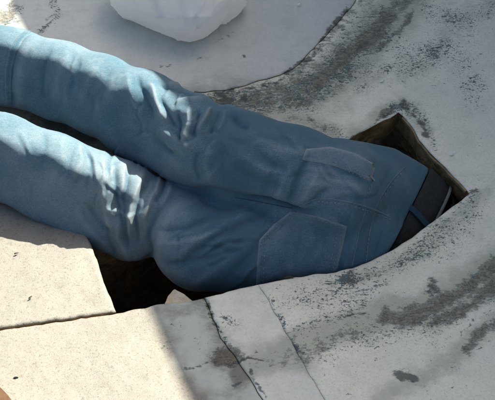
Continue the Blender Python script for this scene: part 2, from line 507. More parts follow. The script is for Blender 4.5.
def paint_masks(Q):
    """Where the paint is worn (r), chipped (g), grimy (b): strokes in the floor's own layout."""
    q3 = np.column_stack([Q, np.zeros(len(Q))])
    Q = Q + np.stack([5 * vnoise(q3, .045, 61) + 2.5 * vnoise(q3, .14, 62) + 1.3 * vnoise(q3, .4, 65), 5 * vnoise(q3, .045, 63) + 2.5 * vnoise(q3, .14, 64) + 1.3 * vnoise(q3, .4, 66)], 1)
    thin = np.zeros(len(Q))
    wear = np.zeros(len(Q)); fleck = np.zeros(len(Q)); grime = np.zeros(len(Q))
    def st(arr, pl, wd, amp):
        d, _, _ = seg_dist(Q, smooth_poly(pl) if len(pl) > 2 else pl)
        np.maximum(arr, amp * np.exp(-(d / wd) ** 2), out=arr)
    def blob(arr, x, y, rx, ry, amp, rot=0):
        c, s = math.cos(rot), math.sin(rot)
        dx, dy = Q[:, 0] - x, Q[:, 1] - y
        u = (dx * c + dy * s) / rx; v = (-dx * s + dy * c) / ry
        np.maximum(arr, amp * np.exp(-(u * u + v * v) ** 1.5), out=arr)
    # long worn tracks, top
    st(wear, [(200, 100), (240, 100), (285, 92), (320, 76), (352, 50), (378, 24), (402, -4), (440, -40)], 18, 0.68)
    st(wear, [(318, 78), (345, 60), (370, 36), (388, 18)], 7.5, 1.25); st(wear, [(258, 104), (290, 98), (320, 86)], 5, .9); st(wear, [(372, 54), (392, 34), (412, 10)], 4, .8)
    st(wear, [(200, 96), (245, 91), (285, 80), (312, 58), (338, 28), (366, -4)], 9, 0.6)
    st(wear, [(262, 112), (300, 104), (330, 88), (352, 70)], 9, 0.62); st(fleck, [(215, 104), (270, 100), (320, 82), (380, 30)], 24, 0.7)
    st(wear, [(300, 132), (325, 118), (342, 104)], 9, 0.35)
    st(grime, [(330, 76), (356, 52), (384, 22)], 4, 0.45)
    st(grime, [(212, 93), (245, 88), (282, 76), (305, 60), (330, 31), (352, 7)], 2.2, 0.75)
    blob(grime, 229, 99, 11, 6, 1.0); blob(grime, 247, 97, 6, 4, 0.95); blob(grime, 310, 122, 7, 5, 0.55)
    st(grime, [(200, 95), (245, 89), (284, 77), (306, 60), (331, 31), (354, 4)], 4.5, 0.5)
    blob(wear, 6, 14, 18, 16, 1.15); blob(fleck, 10, 20, 14, 12, 1.2); blob(grime, 14, 24, 12, 6, 0.5)
    # tracks, lower right
    st(wear, [(510, 252), (470, 284), (432, 305), (404, 318), (386, 319)], 10, 1.0)
    st(wear, [(510, 272), (478, 298), (455, 312), (436, 322)], 9, 0.95)
    st(wear, [(510, 312), (485, 332), (468, 347)], 8, 0.85)
    st(wear, [(350, 314), (385, 320), (420, 312)], 6, 0.45)
    st(wear, [(230, 380), (280, 352), (320, 346), (350, 336)], 14, 0.5)
    blob(wear, 285, 356, 44, 15, 0.62, -.12); blob(wear, 318, 352, 24, 10, 0.62); blob(thin, 285, 354, 48, 20, 0.8)
    blob(wear, 320, 330, 30, 6, 0.3)
    blob(grime, 432, 287, 10, 10, 0.66, 0.4)
    blob(wear, 432, 288, 8, 9, 0.5)
    blob(grime, 405, 374, 15, 6, 0.9, 0.35)
    st(grime, [(452, 340), (470, 322)], 2.5, 0.6)
    st(fleck, [(345, 300), (368, 290), (385, 280)], 6, 0.6)
    st(fleck, [(340, 318), (352, 315)], 5, 0.75)
    st(fleck, [(300, 330), (360, 306)], 9, 0.6); st(fleck, [(330, 350), (400, 330), (480, 300)], 24, 0.42); st(fleck, [(250, 300), (300, 300), (350, 290)], 12, 0.5)
    # chips round the hole
    st(fleck, [(335, 282), (358, 276), (385, 266), (420, 244), (448, 222), (474, 196)], 10, 0.55)
    st(fleck, [(400, 262), (430, 248), (452, 232), (470, 214)], 15, 0.55)
    st(fleck, [(393, 108), (408, 108), (420, 122), (430, 142)], 8, 0.6); st(wear, [(388, 112), (400, 106), (408, 112)], 6, 0.7)
    st(grime, [(395, 107), (405, 106)], 5, 0.75); st(grime, [(410, 112), (417, 122), (424, 138)], 3, 0.7)
    blob(grime, 472, 190, 8, 5, 0.85)
    st(grime, [(346, 138), (372, 125), (392, 112)], 2.5, 0.6)
    blob(fleck, 347, 278, 16, 8, 0.9)
    blob(wear, 345, 278, 10, 5, 0.5)
    # upper right
    blob(fleck, 450, 50, 50, 45, 0.32); blob(fleck, 400, 40, 20, 30, 0.4); blob(fleck, 330, 300, 60, 22, 0.45); blob(fleck, 430, 250, 45, 20, 0.35)
    st(fleck, [(405, 70), (425, 58), (440, 45)], 16, 0.6)
    st(wear, [(428, 60), (440, 50)], 8, 0.42)
    st(fleck, [(430, 12), (470, 20), (495, 10)], 14, 0.5)
    blob(fleck, 470, 92, 16, 22, 0.55); blob(fleck, 360, 88, 14, 7, 0.6); blob(fleck, 385, 70, 10, 6, 0.6)
    blob(fleck, 330, 128, 20, 10, 0.6)
    blob(fleck, 440, 350, 60, 40, 0.25)
    # near slabs in the shade
    blob(wear, 227, 355, 17, 13, 1.25); blob(grime, 225, 352, 10, 7, 0.3)
    st(fleck, [(205, 300), (214, 325), (226, 342)], 5, 1.0)
    st(grime, [(206, 300), (212, 316), (220, 334)], 2.2, 0.7)
    st(fleck, [(170, 330), (195, 345), (215, 360)], 12, 0.6)
    st(grime, [(184, 367), (215, 362), (248, 356)], 1.6, 0.7)
    st(grime, [(238, 356), (266, 358)], 1.4, 0.75); st(grime, [(248, 354), (258, 351)], 1.6, 0.75)
    st(grime, [(246, 364), (256, 386), (266, 402)], 2.2, 0.75)
    st(grime, [(226, 386), (244, 380)], 1.6, 0.7)
    blob(fleck, 232, 320, 14, 8, 0.9)
    blob(fleck, 165, 342, 8, 6, 0.8)
    blob(wear, 178, 310, 16, 6, 0.42)
    st(fleck, [(262, 290), (285, 328), (296, 350)], 3, 0.8)
    blob(fleck, 300, 350, 12, 6, 0.6)
    # blue floor, far left: dark blotches
    st(fleck, [(50, -8), (54, 6), (58, 14), (53, 24), (42, 32)], 4.5, 1.25)
    st(grime, [(56, 15), (48, 22)], 2.2, 0.55)
    blob(fleck, 20, 10, 10, 7, 1.15); blob(fleck, 40, 8, 8, 6, 0.9)
    blob(grime, 166, 67, 4.5, 1.6, 0.9); blob(grime, 239, 57, 2, 2, 0.9); blob(grime, 200, 60, 2.5, 1.5, 0.7)
    st(grime, [(206, 48), (228, 36), (246, 20)], 2, 0.35)  # dark line along the lower right edge of the bag
    # between the legs: brown dirt, darkened further to deepen the shaded gap
    st(wear, [(40, 122), (80, 132), (120, 148), (160, 172)], 16, 1.3); st(grime, [(50, 126), (90, 137), (130, 155), (165, 176)], 9, 0.7)
    st(wear, [(205, 100), (240, 112), (290, 124), (340, 132)], 8, 0.5); st(thin, [(205, 104), (260, 116), (330, 132)], 14, 0.9)
    st(thin, [(195, 108), (250, 106), (300, 94), (345, 64), (395, 8), (420, -20)], 26, 1.1)
    st(thin, [(300, 128), (340, 104), (380, 70)], 12, 0.5)
    st(thin, [(240, 372), (310, 340), (380, 318), (440, 300), (500, 262)], 18, 1.0)
    st(thin, [(430, 322), (500, 285)], 12, 0.9); st(thin, [(380, 400), (440, 365), (500, 318)], 14, 0.7)
    st(thin, [(195, 300), (215, 330), (235, 360)], 16, 0.5); blob(thin, 228, 356, 22, 18, 0.7); blob(thin, 230, 392, 24, 14, 0.35); blob(thin, 175, 312, 24, 10, 0.5)
    st(thin, [(340, 280), (400, 262), (450, 225), (480, 195)], 12, 0.5)
    st(thin, [(335, 140), (370, 122), (398, 104), (425, 132)], 9, 0.6)
    st(thin, [(400, 75), (430, 58), (460, 22), (495, 5)], 18, 0.4)
    return wear, fleck, grime, thin

def floor_piece(name, poly_px, mat, z0, inset, jamp, seed, thick, parent, dense=3.0, edge=0.0012):
    pp = jag(poly_px, 5.0, jamp, seed)
    G = np.array([P(x, y, 0)[:2] for x, y in pp])
    area = 0.5 * np.sum(G[:, 0] * np.roll(G[:, 1], -1) - np.roll(G[:, 0], -1) * G[:, 1])
    if area < 0:
        G = G[::-1]; pp = pp[::-1]
    e = np.roll(G, -1, 0) - np.roll(G, 1, 0)
    n = np.stack([-e[:, 1], e[:, 0]], 1) / (np.linalg.norm(e, axis=1)[:, None] + 1e-9)
    G = G + n * inset
    # inner points: dense where the photo looks, coarse beyond
    sx, sy = np.arange(-40, 536, dense), np.arange(-40, 441, dense * 0.72)
    gx, gy = np.meshgrid(sx, sy)
    Q = np.stack([gx.ravel(), gy.ravel()], 1) + rng.uniform(-0.3, 0.3, (gx.size, 2)) * dense
    gx, gy = np.meshgrid(np.arange(-680, 1290, 60), np.arange(-300, 890, 40))
    Q2 = np.stack([gx.ravel(), gy.ravel()], 1).astype(float)
    Q2 = Q2[~((Q2[:, 0] > -50) & (Q2[:, 0] < 545) & (Q2[:, 1] > -50) & (Q2[:, 1] < 450))]
    Q = np.vstack([Q, Q2])
    Pw = proj_inv(Q)
    ok = inside(Pw, G)
    Pw = Pw[ok]
    d, _, _ = seg_dist(Pw, np.vstack([G, G[:1]]))
    Pw = Pw[d > 0.0022]
    ring = G + n * 0.0015
    pts = np.vstack([G, ring, Pw])
    nb = len(G)
    edges = [(i, (i + 1) % nb) for i in range(nb)]
    vo, eo, fo, ov, oe, of = delaunay_2d_cdt([Vector((float(x), float(y))) for x, y in pts], edges, [list(range(nb))], 1, 1e-6)
    V2 = np.array([(v.x, v.y) for v in vo])
    d, _, _ = seg_dist(V2, np.vstack([G, G[:1]]))
    V3 = np.column_stack([V2, np.zeros(len(V2))])
    z = z0 + 0.0014 * vnoise(V3, 9, 1) + 0.0007 * vnoise(V3, 30, 2) + 0.0004 * vnoise(V3, 90, 3)
    z -= edge * np.clip(1 - d / (0.0028 + 0.0018 * vnoise(V3, 40, 5)), 0, 1) ** 2
    px = proj(V3)
    wear, fleck, grime, thin = paint_masks(px)
    z -= 0.0022 * np.clip(wear, 0, 1) + 0.0015 * grime
    V = np.column_stack([V2, z]).tolist()
    F = [list(f) for f in fo]
    # edge loop -> sides
    cnt = {}
    for f in F:
        for i in range(len(f)):
            k = (f[i], f[(i + 1) % len(f)])
            cnt[k] = 1
    bnd = [k for k in cnt if (k[1], k[0]) not in cnt]
    low = {}
    for a, b_ in bnd:
        for q in (a, b_):
            if q not in low:
                low[q] = len(V)
                jx = random.uniform(-0.004, 0.004)
                V.append([V[q][0] + jx, V[q][1] + random.uniform(-0.004, 0.004), z0 - thick])
    nf = len(F)
    for a, b_ in bnd:
        F.append([b_, a, low[a], low[b_]])
    me = bpy.data.meshes.new(name)
    me.from_pydata(V, [], F)
    sm = np.ones(len(F), bool); sm[nf:] = False
    me.polygons.foreach_set('use_smooth', sm)
    col = np.zeros((len(V), 4), np.float32); col[:, 3] = 1
    col[:len(V2), 0] = wear; col[:len(V2), 1] = fleck; col[:len(V2), 2] = grime; col[:len(V2), 3] = thin
    col[len(V2):, 0] = 1.0
    shade_tone = np.zeros(len(V), np.float32)
    if seed == 2: shade_tone[:len(V2)] = shade_tone_mask(px)
    me.attributes.new('shade_tone', 'FLOAT', 'POINT').data.foreach_set('value', shade_tone)
    at = me.attributes.new('wear_mask', 'FLOAT_COLOR', 'POINT')
    at.data.foreach_set('color', col.ravel())
    me.update()
    o = newobj(name, me, mat, parent)
    me.materials.append(M_SIDE)
    mi = np.zeros(len(F), np.int32); mi[nf:] = 1
    me.polygons.foreach_set('material_index', mi)
    return o

def proj_inv(Q):
    d = fwd[None] * PXF + rgt[None] * (Q[:, :1] - 247.5) + upv[None] * (200.0 - Q[:, 1:2])
    t = (0 - CAM[2]) / d[:, 2]
    return (CAM[None] + d * t[:, None])[:, :2]

# far ground: one wide sheet with an opening under the slabs
bm = bmesh.new()
S, q = 300.0, (-1.0, 1.0, -0.7, 0.75)
xs = [-S, q[0], q[1], S]; ys = [-S, q[2], q[3], S]
vv = [[bm.verts.new((x, y, -0.05)) for y in ys] for x in xs]
for i in range(3):
    for j in range(3):
        if i == 1 and j == 1: continue
        bm.faces.new((vv[i][j], vv[i + 1][j], vv[i + 1][j + 1], vv[i][j + 1]))
ground = newobj('ground', bm_mesh('ground', bm, False), M_GROUND)
tag(ground, kind='structure')
pave = newobj('pavement', None)
tag(pave, kind='structure')
floor_piece('concrete_slab', polyA, M_SLAB, 0.003, 0.0018, 0.25, 1, 0.048, pave, 3.0, 0.003)
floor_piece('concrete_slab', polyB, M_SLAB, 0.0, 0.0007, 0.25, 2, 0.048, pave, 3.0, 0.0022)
floor_piece('concrete_slab', polyS, M_STRIP, 0.0, 0.0002, 0.3, 3, 0.048, pave)
floor_piece('concrete_slab', polyM, M_MAIN, 0.0, 0.0001, 0.3, 4, 0.048, pave)
floor_piece('concrete_slab', polyE, M_BLUE, 0.0016, 0.0001, 0.6, 5, 0.048, pave)

# the pit below the opening
def pit():
    hp = jag(HOLE, 8, 0.3, 9)
    G = proj_inv(hp)
    area = 0.5 * np.sum(G[:, 0] * np.roll(G[:, 1], -1) - np.roll(G[:, 0], -1) * G[:, 1])
    if area < 0: G = G[::-1]
    e = np.roll(G, -1, 0) - np.roll(G, 1, 0)
    n = np.stack([e[:, 1], -e[:, 0]], 1) / (np.linalg.norm(e, axis=1)[:, None] + 1e-9)
    bm = bmesh.new()
    rings = []
    for z, o in ((-0.034, 0.006), (-0.06, 0.012), (-0.12, 0.02), (-0.2, 0.05), (-0.35, 0.09), (-0.6, 0.11), (-1.0, 0.10)):
        rings.append([bm.verts.new((x + nx * o + random.uniform(-.006, .006), y + ny * o + random.uniform(-.006, .006), z + random.uniform(-.006, .006)))
                      for (x, y), (nx, ny) in zip(G, n)])
    m = len(G)
    for a, b_ in zip(rings[:-1], rings[1:]):
        for i in range(m):
            bm.faces.new((a[i], a[(i + 1) % m], b_[(i + 1) % m], b_[i]))
    bm.faces.new(rings[-1])
    o = newobj('pit', bm_mesh('pit', bm), M_PIT)
    tag(o, kind='structure')
    # worn metal angle along the right edge of the opening
    bm = bmesh.new()
    pr = []
    rl = jag(right + [(392, 100)], 5, 0, 0)
    for k, (x, y) in enumerate([q_ for q_ in rl[1:] if q_[1] > 113.5 and q_[0] < 469 and q_[0] > 396]):
        p = P(x, y, 0); d = P(x - 5, y + 5, 0) - p; d /= np.linalg.norm(d)
        zt = -0.004 + random.uniform(-.001, .001)
        sec = [p - d * 0.0005 + [0, 0, zt + .001], p + d * 0.0036 + [0, 0, zt - 0.001], p + d * 0.0040 + [0, 0, zt - 0.006], p + d * 0.002 + [0, 0, zt - 0.009], p - d * 0.0005 + [0, 0, zt - 0.009]]
        pr.append([bm.verts.new(v) for v in sec])
    for a, b_ in zip(pr[:-1], pr[1:]):
        for i in range(5):
            bm.faces.new((a[i], a[(i + 1) % 5], b_[(i + 1) % 5], b_[i]))
    bm.faces.new(pr[0]); bm.faces.new(pr[-1][::-1])
    newobj('edge_rim', bm_mesh('edge_rim', bm, False), M_RIM, o)
    return o
PIT = pit()

# unseen tall wall, added on the right to shade the floor
def wall():
    # shadow line on the ground through two photo pixels; the wall runs parallel to it
    a, b_ = P(14, 20)[:2], P(166, 360)[:2]
    d = (a - b_) / np.linalg.norm(a - b_)
    nrm = np.array([d[1], -d[0]])                # towards +x
    off = 1.35
    sh = np.array([SUNV.x, SUNV.y]) / SUNV.z
    H = off / (sh @ nrm)
    o = newobj('shade_wall', None)
    o.location = (b_[0] + nrm[0] * off, b_[1] + nrm[1] * off, 0)
    o.rotation_euler = (0, 0, math.atan2(d[1], d[0]))
    bm = bmesh.new()
    def box(bm, x0, x1, y0, y1, z0, z1):
        v = [bm.verts.new(p) for p in ((x0, y0, z0), (x1, y0, z0), (x1, y1, z0), (x0, y1, z0), (x0, y0, z1), (x1, y0, z1), (x1, y1, z1), (x0, y1, z1))]
        for f in ((0, 3, 2, 1), (4, 5, 6, 7), (0, 1, 5, 4), (1, 2, 6, 5), (2, 3, 7, 6), (3, 0, 4, 7)):
            bm.faces.new([v[i] for i in f])
    box(bm, -5, 7, -0.22, 0.0, -0.04, H - 0.06)
    newobj('shade_wall_body', bm_mesh('shade_wall_body', bm, False), M_SHADE_WALL, o)
    bm = bmesh.new()
    box(bm, -5.03, 7.03, -0.25, 0.0, H - 0.06, H)
    bmesh.ops.bevel(bm, geom=list(bm.edges), offset=0.008, segments=2, affect='EDGES')
    newobj('shade_wall_cap', bm_mesh('shade_wall_cap', bm, False), M_SHADE_WALL, o)
    tag(o, 'tall plain grey wall, unseen, added to throw the shade over the floor', 'wall')
    print('shade wall height', H)
wall()

# ------------------------------------------------------------------ the person
person = newobj('person', None)
pl = P(330, 205, 0); person.location = (pl[0], pl[1], 0)
tag(person, 'person in faded blue jeans lying face down with the upper body inside the hole', 'person')
PL = np.array(person.location)

def pt(px, py, z, r):
    p = P(px, py, z)
    return (p[0], p[1], p[2], r)

farleg_calf = [pt(-40, 54, .082, .072), pt(10, 67, .082, .073), pt(60, 81, .084, .074), pt(100, 95, .096, .075), pt(140, 115, .110, .081), pt(182, 136, .120, .082)]
farleg_thigh = [pt(205, 147, .118, .078), pt(240, 158, .11, .081), pt(290, 175, .09, .086), pt(335, 190, .07, .088)]
nearleg_calf = [pt(-50, 136, .066, .073), pt(0, 157, .064, .075), pt(50, 177, .056, .078), pt(92, 196, .034, .078), pt(122, 209, .010, .078), pt(134, 222, -.004, .072)]
nearleg_thigh = [pt(200, 244, -.012, .087), pt(250, 241, -.02, .094), pt(310, 240, -.03, .094), pt(345, 242, -.04, .094)]
Wc = P(396, 228, -.085)
def nz(v): v = np.asarray(v, float); return v / np.linalg.norm(v)
vax = nz((.48, .80, .35))
uax = np.array([.96, -.13, -.20]); uax = nz(uax - vax * (uax @ vax))
wax = np.cross(uax, vax); wax *= np.sign(wax[2])

def pelvis(X):
    q_ = X - Wc.astype(np.float32)
    s = q_ @ uax.astype(np.float32); a = q_ @ vax.astype(np.float32); c = q_ @ wax.astype(np.float32)
    A = np.interp(s, [-.24, -.16, -.08, 0, .06], [.07, .105, .137, .137, .132]).astype(np.float32)
    B = np.interp(s, [-.24, -.16, -.08, 0, .06], [.095, .108, .105, .094, .090]).astype(np.float32)
    d = ((np.abs(a / A) ** 2.3 + np.abs(c / B) ** 2.3) ** (1 / 2.3) - 1) * np.minimum(A, B)
    d = np.maximum(d, -.20 - s)
    return d, s

H_ = 0.0040
lo = (P(-25, 60, .1)[0], -.25, -.19); hi = (.40, .42, .215)
X = grid(lo, hi, H_)
tow = nz((0, -.72, .69)); S_ = np.array(SUNV)
cutn = nz(tow - S_ * (tow @ S_ + .28))
CUT = [(cutn, .58), (np.array([0, 0, -1.0]), .78)]
fc = chain(X, farleg_calf, .03, [(cutn, .58), (np.array([0, 0, -1.0]), .80)]); ft = chain(X, farleg_thigh, .03)
f = smin(fc, ft, .035)
nc = chain(X, nearleg_calf, .035, CUT); nt_ = chain(X, nearleg_thigh, .03)
n_ = smin(smin(nc, nt_, .026), capsule(X, P(130, 208, .015), P(205, 226, .0), .062, .070), .014)
pv, s_ = pelvis(X)
bf = capsule(X, P(352, 190, .035), P(372, 194, .01), .078, .07)
bn_ = capsule(X, P(335, 240, -.03), P(362, 242, -.05), .092, .086)
butt = smin(bf, bn_, .02)
f_ = smin(f, n_, .006)
d = smin(smin(f_, butt, .02), pv, .03)
d = np.maximum(d, s_ - 0.0)
d = np.maximum(d, (lo[0] + .006) - X[..., 0])
V, F = surface_nets(d.astype(np.float32), np.array(lo), H_)
del X, fc, ft, f, nc, nt_, n_, pv, s_, bf, bn_, butt, f_, d

def vert_normals(V, F):
    n = np.cross(V[F[:, 2]] - V[F[:, 0]], V[F[:, 3]] - V[F[:, 1]])
    N = np.zeros_like(V)
    for i in range(4): np.add.at(N, F[:, i], n)
    return N / (np.linalg.norm(N, axis=1)[:, None] + 1e-12)

def laplace(V, F, it, lam=0.5):
    for _ in range(it):
        acc = np.zeros_like(V); num = np.zeros(len(V))
        for i in range(4):
            a, b_ = F[:, i], F[:, (i + 1) % 4]
            np.add.at(acc, a, V[b_]); np.add.at(num, a, 1)
            np.add.at(acc, b_, V[a]); np.add.at(num, b_, 1)
        V = V + lam * (acc / num[:, None] - V)
    return V
V = laplace(V, F, 4)
tmp = bpy.data.objects.new('tmp', mesh_np('tmp', V, F)); COL.objects.link(tmp)
md = tmp.modifiers.new('s', 'SUBSURF'); md.levels = 1; md.render_levels = 1
dg = bpy.context.evaluated_depsgraph_get()
ev = tmp.evaluated_get(dg).to_mesh()
V = np.empty(len(ev.vertices) * 3, np.float32); ev.vertices.foreach_get('co', V); V = V.reshape(-1, 3).astype(float)
F = np.empty(len(ev.loops), np.int32); ev.loops.foreach_get('vertex_index', F); F = F.reshape(-1, 4)
tm_ = tmp.data
bpy.data.objects.remove(tmp); bpy.data.meshes.remove(tm_)
N = vert_normals(V, F)
if (N @ np.array([0, 0, 1.0]))[np.argmax(V[:, 2])] < 0:
    F = F[:, ::-1]; N = -N
px = proj(V)
view = CAM - V; view /= np.linalg.norm(view, axis=1)[:, None]
facing = np.clip(((N * view).sum(1) + 0.25) / 0.35, 0, 1)
disp = np.zeros(len(V)); fade = np.zeros(len(V))
def stroke(pl_, wd, mm, end=0.25):
    pl_ = smooth_poly(pl_) if len(pl_) > 2 else np.array(pl_, float)
    near = np.where((np.abs(px[:, 0] - pl_[:, 0].mean()) < np.ptp(pl_[:, 0]) / 2 + 3 * wd + 12) & (np.abs(px[:, 1] - pl_[:, 1].mean()) < np.ptp(pl_[:, 1]) / 2 + 3 * wd + 12) & (facing > 0))[0]
    if len(near) == 0: return
    q_ = px[near]
    q3 = np.column_stack([q_, np.zeros(len(q_))])
    q_ = q_ + np.stack([1.3 * vnoise(q3, .08, 81), 1.3 * vnoise(q3, .08, 83)], 1)
    d_, t_, sg = seg_dist(q_, pl_)
    tp = np.clip(np.minimum(t_, 1 - t_) / end, 0, 1); tp = tp * tp * (3 - 2 * tp)
    # a crease: sharp at its line, one flank steeper than the other
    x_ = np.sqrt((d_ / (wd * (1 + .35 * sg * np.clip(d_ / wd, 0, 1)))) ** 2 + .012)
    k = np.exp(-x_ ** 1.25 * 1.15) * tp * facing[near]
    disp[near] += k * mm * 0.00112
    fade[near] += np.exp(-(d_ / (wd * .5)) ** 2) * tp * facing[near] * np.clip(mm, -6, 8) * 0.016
STROKES = [
    # near knee: folds fanning over the back of the knee
    ([(104, 150), (102, 178), (106, 208), (116, 240)], 5.5, 6), ([(116, 154), (116, 178), (118, 204), (124, 236)], 4, -8),
    ([(126, 160), (123, 180), (120, 200)], 4, 5), ([(134, 162), (128, 180), (124, 206), (128, 258)], 4, -8),
    ([(143, 166), (138, 188), (131, 210), (130, 240)], 5.5, 11), ([(152, 171), (144, 190), (136, 214), (138, 250)], 3.5, -9),
    ([(160, 174), (156, 190), (148, 208), (140, 226)], 4.5, 8), ([(166, 178), (160, 192), (152, 206)], 3, -6),
    ([(172, 184), (166, 198), (156, 212)], 4, 6), ([(96, 176), (118, 196), (140, 204)], 4, -4), ([(100, 204), (124, 214), (146, 212)], 4, 4),
    ([(180, 190), (163, 204), (150, 226), (149, 252), (158, 284)], 5, -9),
    ([(196, 198), (176, 208), (163, 228), (160, 256), (170, 284)], 8, 4),
    ([(90, 146), (90, 165), (84, 192)], 4.5, -4), ([(80, 140), (80, 160), (74, 182)], 4.5, 3.5),
    ([(84, 200), (100, 222), (120, 236)], 6, -4), ([(76, 205), (92, 232), (112, 252)], 6, 3.5),
    ([(118, 215), (120, 240), (130, 262)], 5, 5), ([(108, 222), (110, 246), (118, 262)], 4.5, -4),
    ([(20, 145), (55, 165), (90, 190)], 9, -2), ([(62, 135), (60, 158), (50, 185)], 6, 2.5), ([(46, 128), (44, 150), (36, 176)], 6, -2.5),
    # far knee
    ([(126, 70), (132, 92), (144, 116)], 5, 4), ([(136, 74), (144, 94), (156, 120)], 4, -6),
    ([(148, 80), (156, 98), (168, 124)], 4.5, 8), ([(156, 84), (176, 90), (200, 96)], 3.2, -7), ([(164, 82), (190, 88), (214, 101)], 4, 6),
    ([(160, 96), (166, 110), (178, 132)], 4, -7),
    ([(172, 104), (188, 100), (206, 103)], 3.2, 6), ([(178, 110), (180, 126), (178, 146)], 3.5, -9),
    ([(190, 106), (189, 122), (184, 144)], 4, 9), ([(199, 109), (197, 124), (190, 140)], 3, -9),
    ([(210, 106), (205, 122), (196, 138)], 4, 9), ([(219, 111), (213, 124), (206, 138)], 3, -8),
    ([(228, 116), (238, 124), (250, 128)], 5, -7), ([(222, 103), (234, 111), (246, 118)], 5, 6), ([(226, 112), (222, 124), (216, 134)], 3, 5),
    ([(200, 148), (195, 165), (200, 184)], 5, -6), ([(212, 145), (206, 165), (212, 186)], 6, 4), ([(224, 142), (220, 164), (228, 188)], 7, -3.5),
    ([(150, 128), (165, 148), (190, 165)], 7, -4), ([(158, 124), (176, 140), (196, 150)], 5, 3.5),
    # far ankle
    ([(34, 30), (20, 42), (12, 62), (10, 92), (16, 116)], 6, -6), ([(44, 30), (30, 46), (22, 68), (20, 96), (24, 120)], 7, 3),
    ([(52, 44), (44, 70), (42, 104)], 5, -4), ([(70, 48), (60, 74), (54, 106)], 6, 3.5), ([(82, 54), (72, 78), (66, 104)], 6, -3),
    ([(100, 62), (88, 82), (80, 108)], 7, 3), ([(112, 64), (104, 86), (98, 112)], 6, -3),
    # thighs and seat
    ([(153, 230), (180, 228), (214, 216)], 4.5, -4.5), ([(152, 244), (182, 243), (218, 232)], 5, 4), ([(156, 262), (184, 262), (222, 254)], 5, -4), ([(196, 196), (216, 206), (240, 210)], 4, -4),
    ([(185, 186), (215, 192), (250, 199), (290, 208)], 6, -8), ([(274, 203), (290, 208), (304, 213)], 5, -8),
    ([(168, 275), (205, 245), (245, 222), (282, 204)], 6, -5), ([(172, 262), (210, 232), (255, 208)], 6, 4.5),
    ([(185, 290), (225, 262), (262, 236)], 7, 4), ([(215, 290), (250, 255), (285, 222)], 6, -4), ([(160, 250), (190, 226), (230, 206)], 6, -3.5),
    ([(240, 200), (270, 202), (292, 210), (308, 213), (322, 206)], 4.5, -14), ([(284, 208), (294, 190), (302, 170), (314, 150)], 5.5, -8),
    ([(298, 206), (310, 188), (320, 168)], 6, 5), ([(274, 202), (282, 184), (292, 160)], 6, 4.5), ([(262, 198), (268, 178), (280, 156)], 6, -3.5),
    ([(304, 208), (318, 196), (334, 186)], 4, -5), ([(308, 214), (326, 216), (344, 222)], 5, 4),
    ([(290, 215), (278, 232), (262, 246)], 5, -4), ([(300, 218), (296, 240), (292, 272)], 6, -4.5), ([(312, 218), (313, 240), (310, 272)], 7, 4.5),
    ([(324, 222), (326, 246), (322, 272)], 5, -3.5), ([(278, 240), (276, 262), (278, 284)], 6, 3.5),
    ([(325, 166), (345, 172), (368, 184)], 6, -4), ([(330, 178), (350, 186), (366, 194)], 6, 4), ([(330, 150), (350, 154), (372, 162)], 6, 3),
    ([(250, 150), (280, 165), (310, 170)], 8, -4), ([(240, 132), (280, 150), (320, 156)], 8, 4), ([(230, 165), (262, 180), (290, 190)], 7, -4), ([(232, 150), (262, 168), (288, 178)], 6, 3.5),
    ([(394, 162), (384, 182), (371, 204)], 3, -2.5), ([(378, 158), (372, 176), (368, 192)], 3, -2), ([(350, 228), (342, 248), (336, 272)], 4, -3),
    ([(385, 225), (380, 245), (374, 262)], 4, -2.5), ([(360, 214), (356, 236), (350, 262)], 5, 3),
]
for a in STROKES: stroke(*a)
rw = random.Random(11)
def scatter(n, x0, x1, fy, ang, spread, L0, L1, w0, w1, m0, m1):
    """Many small creases of one region, no two alike."""
    for _ in range(n):
        x = rw.uniform(x0, x1); lo_, hi_ = fy(x); y = rw.uniform(lo_, hi_)
        a_ = math.radians(ang + rw.gauss(0, spread)); L_ = rw.uniform(L0, L1)
        dx, dy = math.cos(a_) * L_ / 2, math.sin(a_) * L_ / 2
        wd = rw.uniform(w0, w1); mm = rw.uniform(m0, m1)
        bend_ = rw.uniform(-.18, .18) * L_
        p3 = [(x - dx, y - dy), (x - dy * bend_ / L_ * 2, y + dx * bend_ / L_ * 2), (x + dx, y + dy)]
        stroke(p3, wd, -mm)
        o_ = wd * 1.25
        stroke([(u + math.sin(a_) * o_, v - math.cos(a_) * o_) for u, v in p3], wd, mm * .7)
scatter(16, 90, 175, lambda x: (150 + (x - 90) * .35, 225 + (x - 90) * .3), 100, 22, 16, 46, 1.8, 3.4, 1.2, 3.0)
scatter(16, 140, 232, lambda x: (82 + (x - 140) * .3, 135 + (x - 140) * .45), 108, 24, 14, 40, 1.8, 3.2, 1.2, 3.0)
scatter(10, 20, 130, lambda x: (45 + x * .22, 105 + x * .3), 105, 25, 14, 36, 2.0, 4.0, .6, 1.5)
scatter(8, 10, 90, lambda x: (130 + x * .3, 190 + x * .3), 105, 25, 14, 36, 2.0, 4.0, .6, 1.5)
scatter(20, 165, 270, lambda x: (205, 288), -28, 22, 24, 70, 2.2, 4.5, .9, 2.4)
scatter(14, 235, 320, lambda x: (130 + (x - 235) * .12, 196), 25, 35, 20, 56, 2.2, 4.5, .8, 2.2)
scatter(18, 268, 345, lambda x: (214, 272), 84, 26, 18, 50, 1.8, 4.0, .8, 2.2)
scatter(14, 305, 372, lambda x: (160, 200), 15, 30, 16, 44, 1.8, 3.6, .8, 2.0)
scatter(10, 345, 395, lambda x: (190, 255), 100, 18, 16, 40, 1.8, 3.2, .6, 1.4)

nrm0 = facing
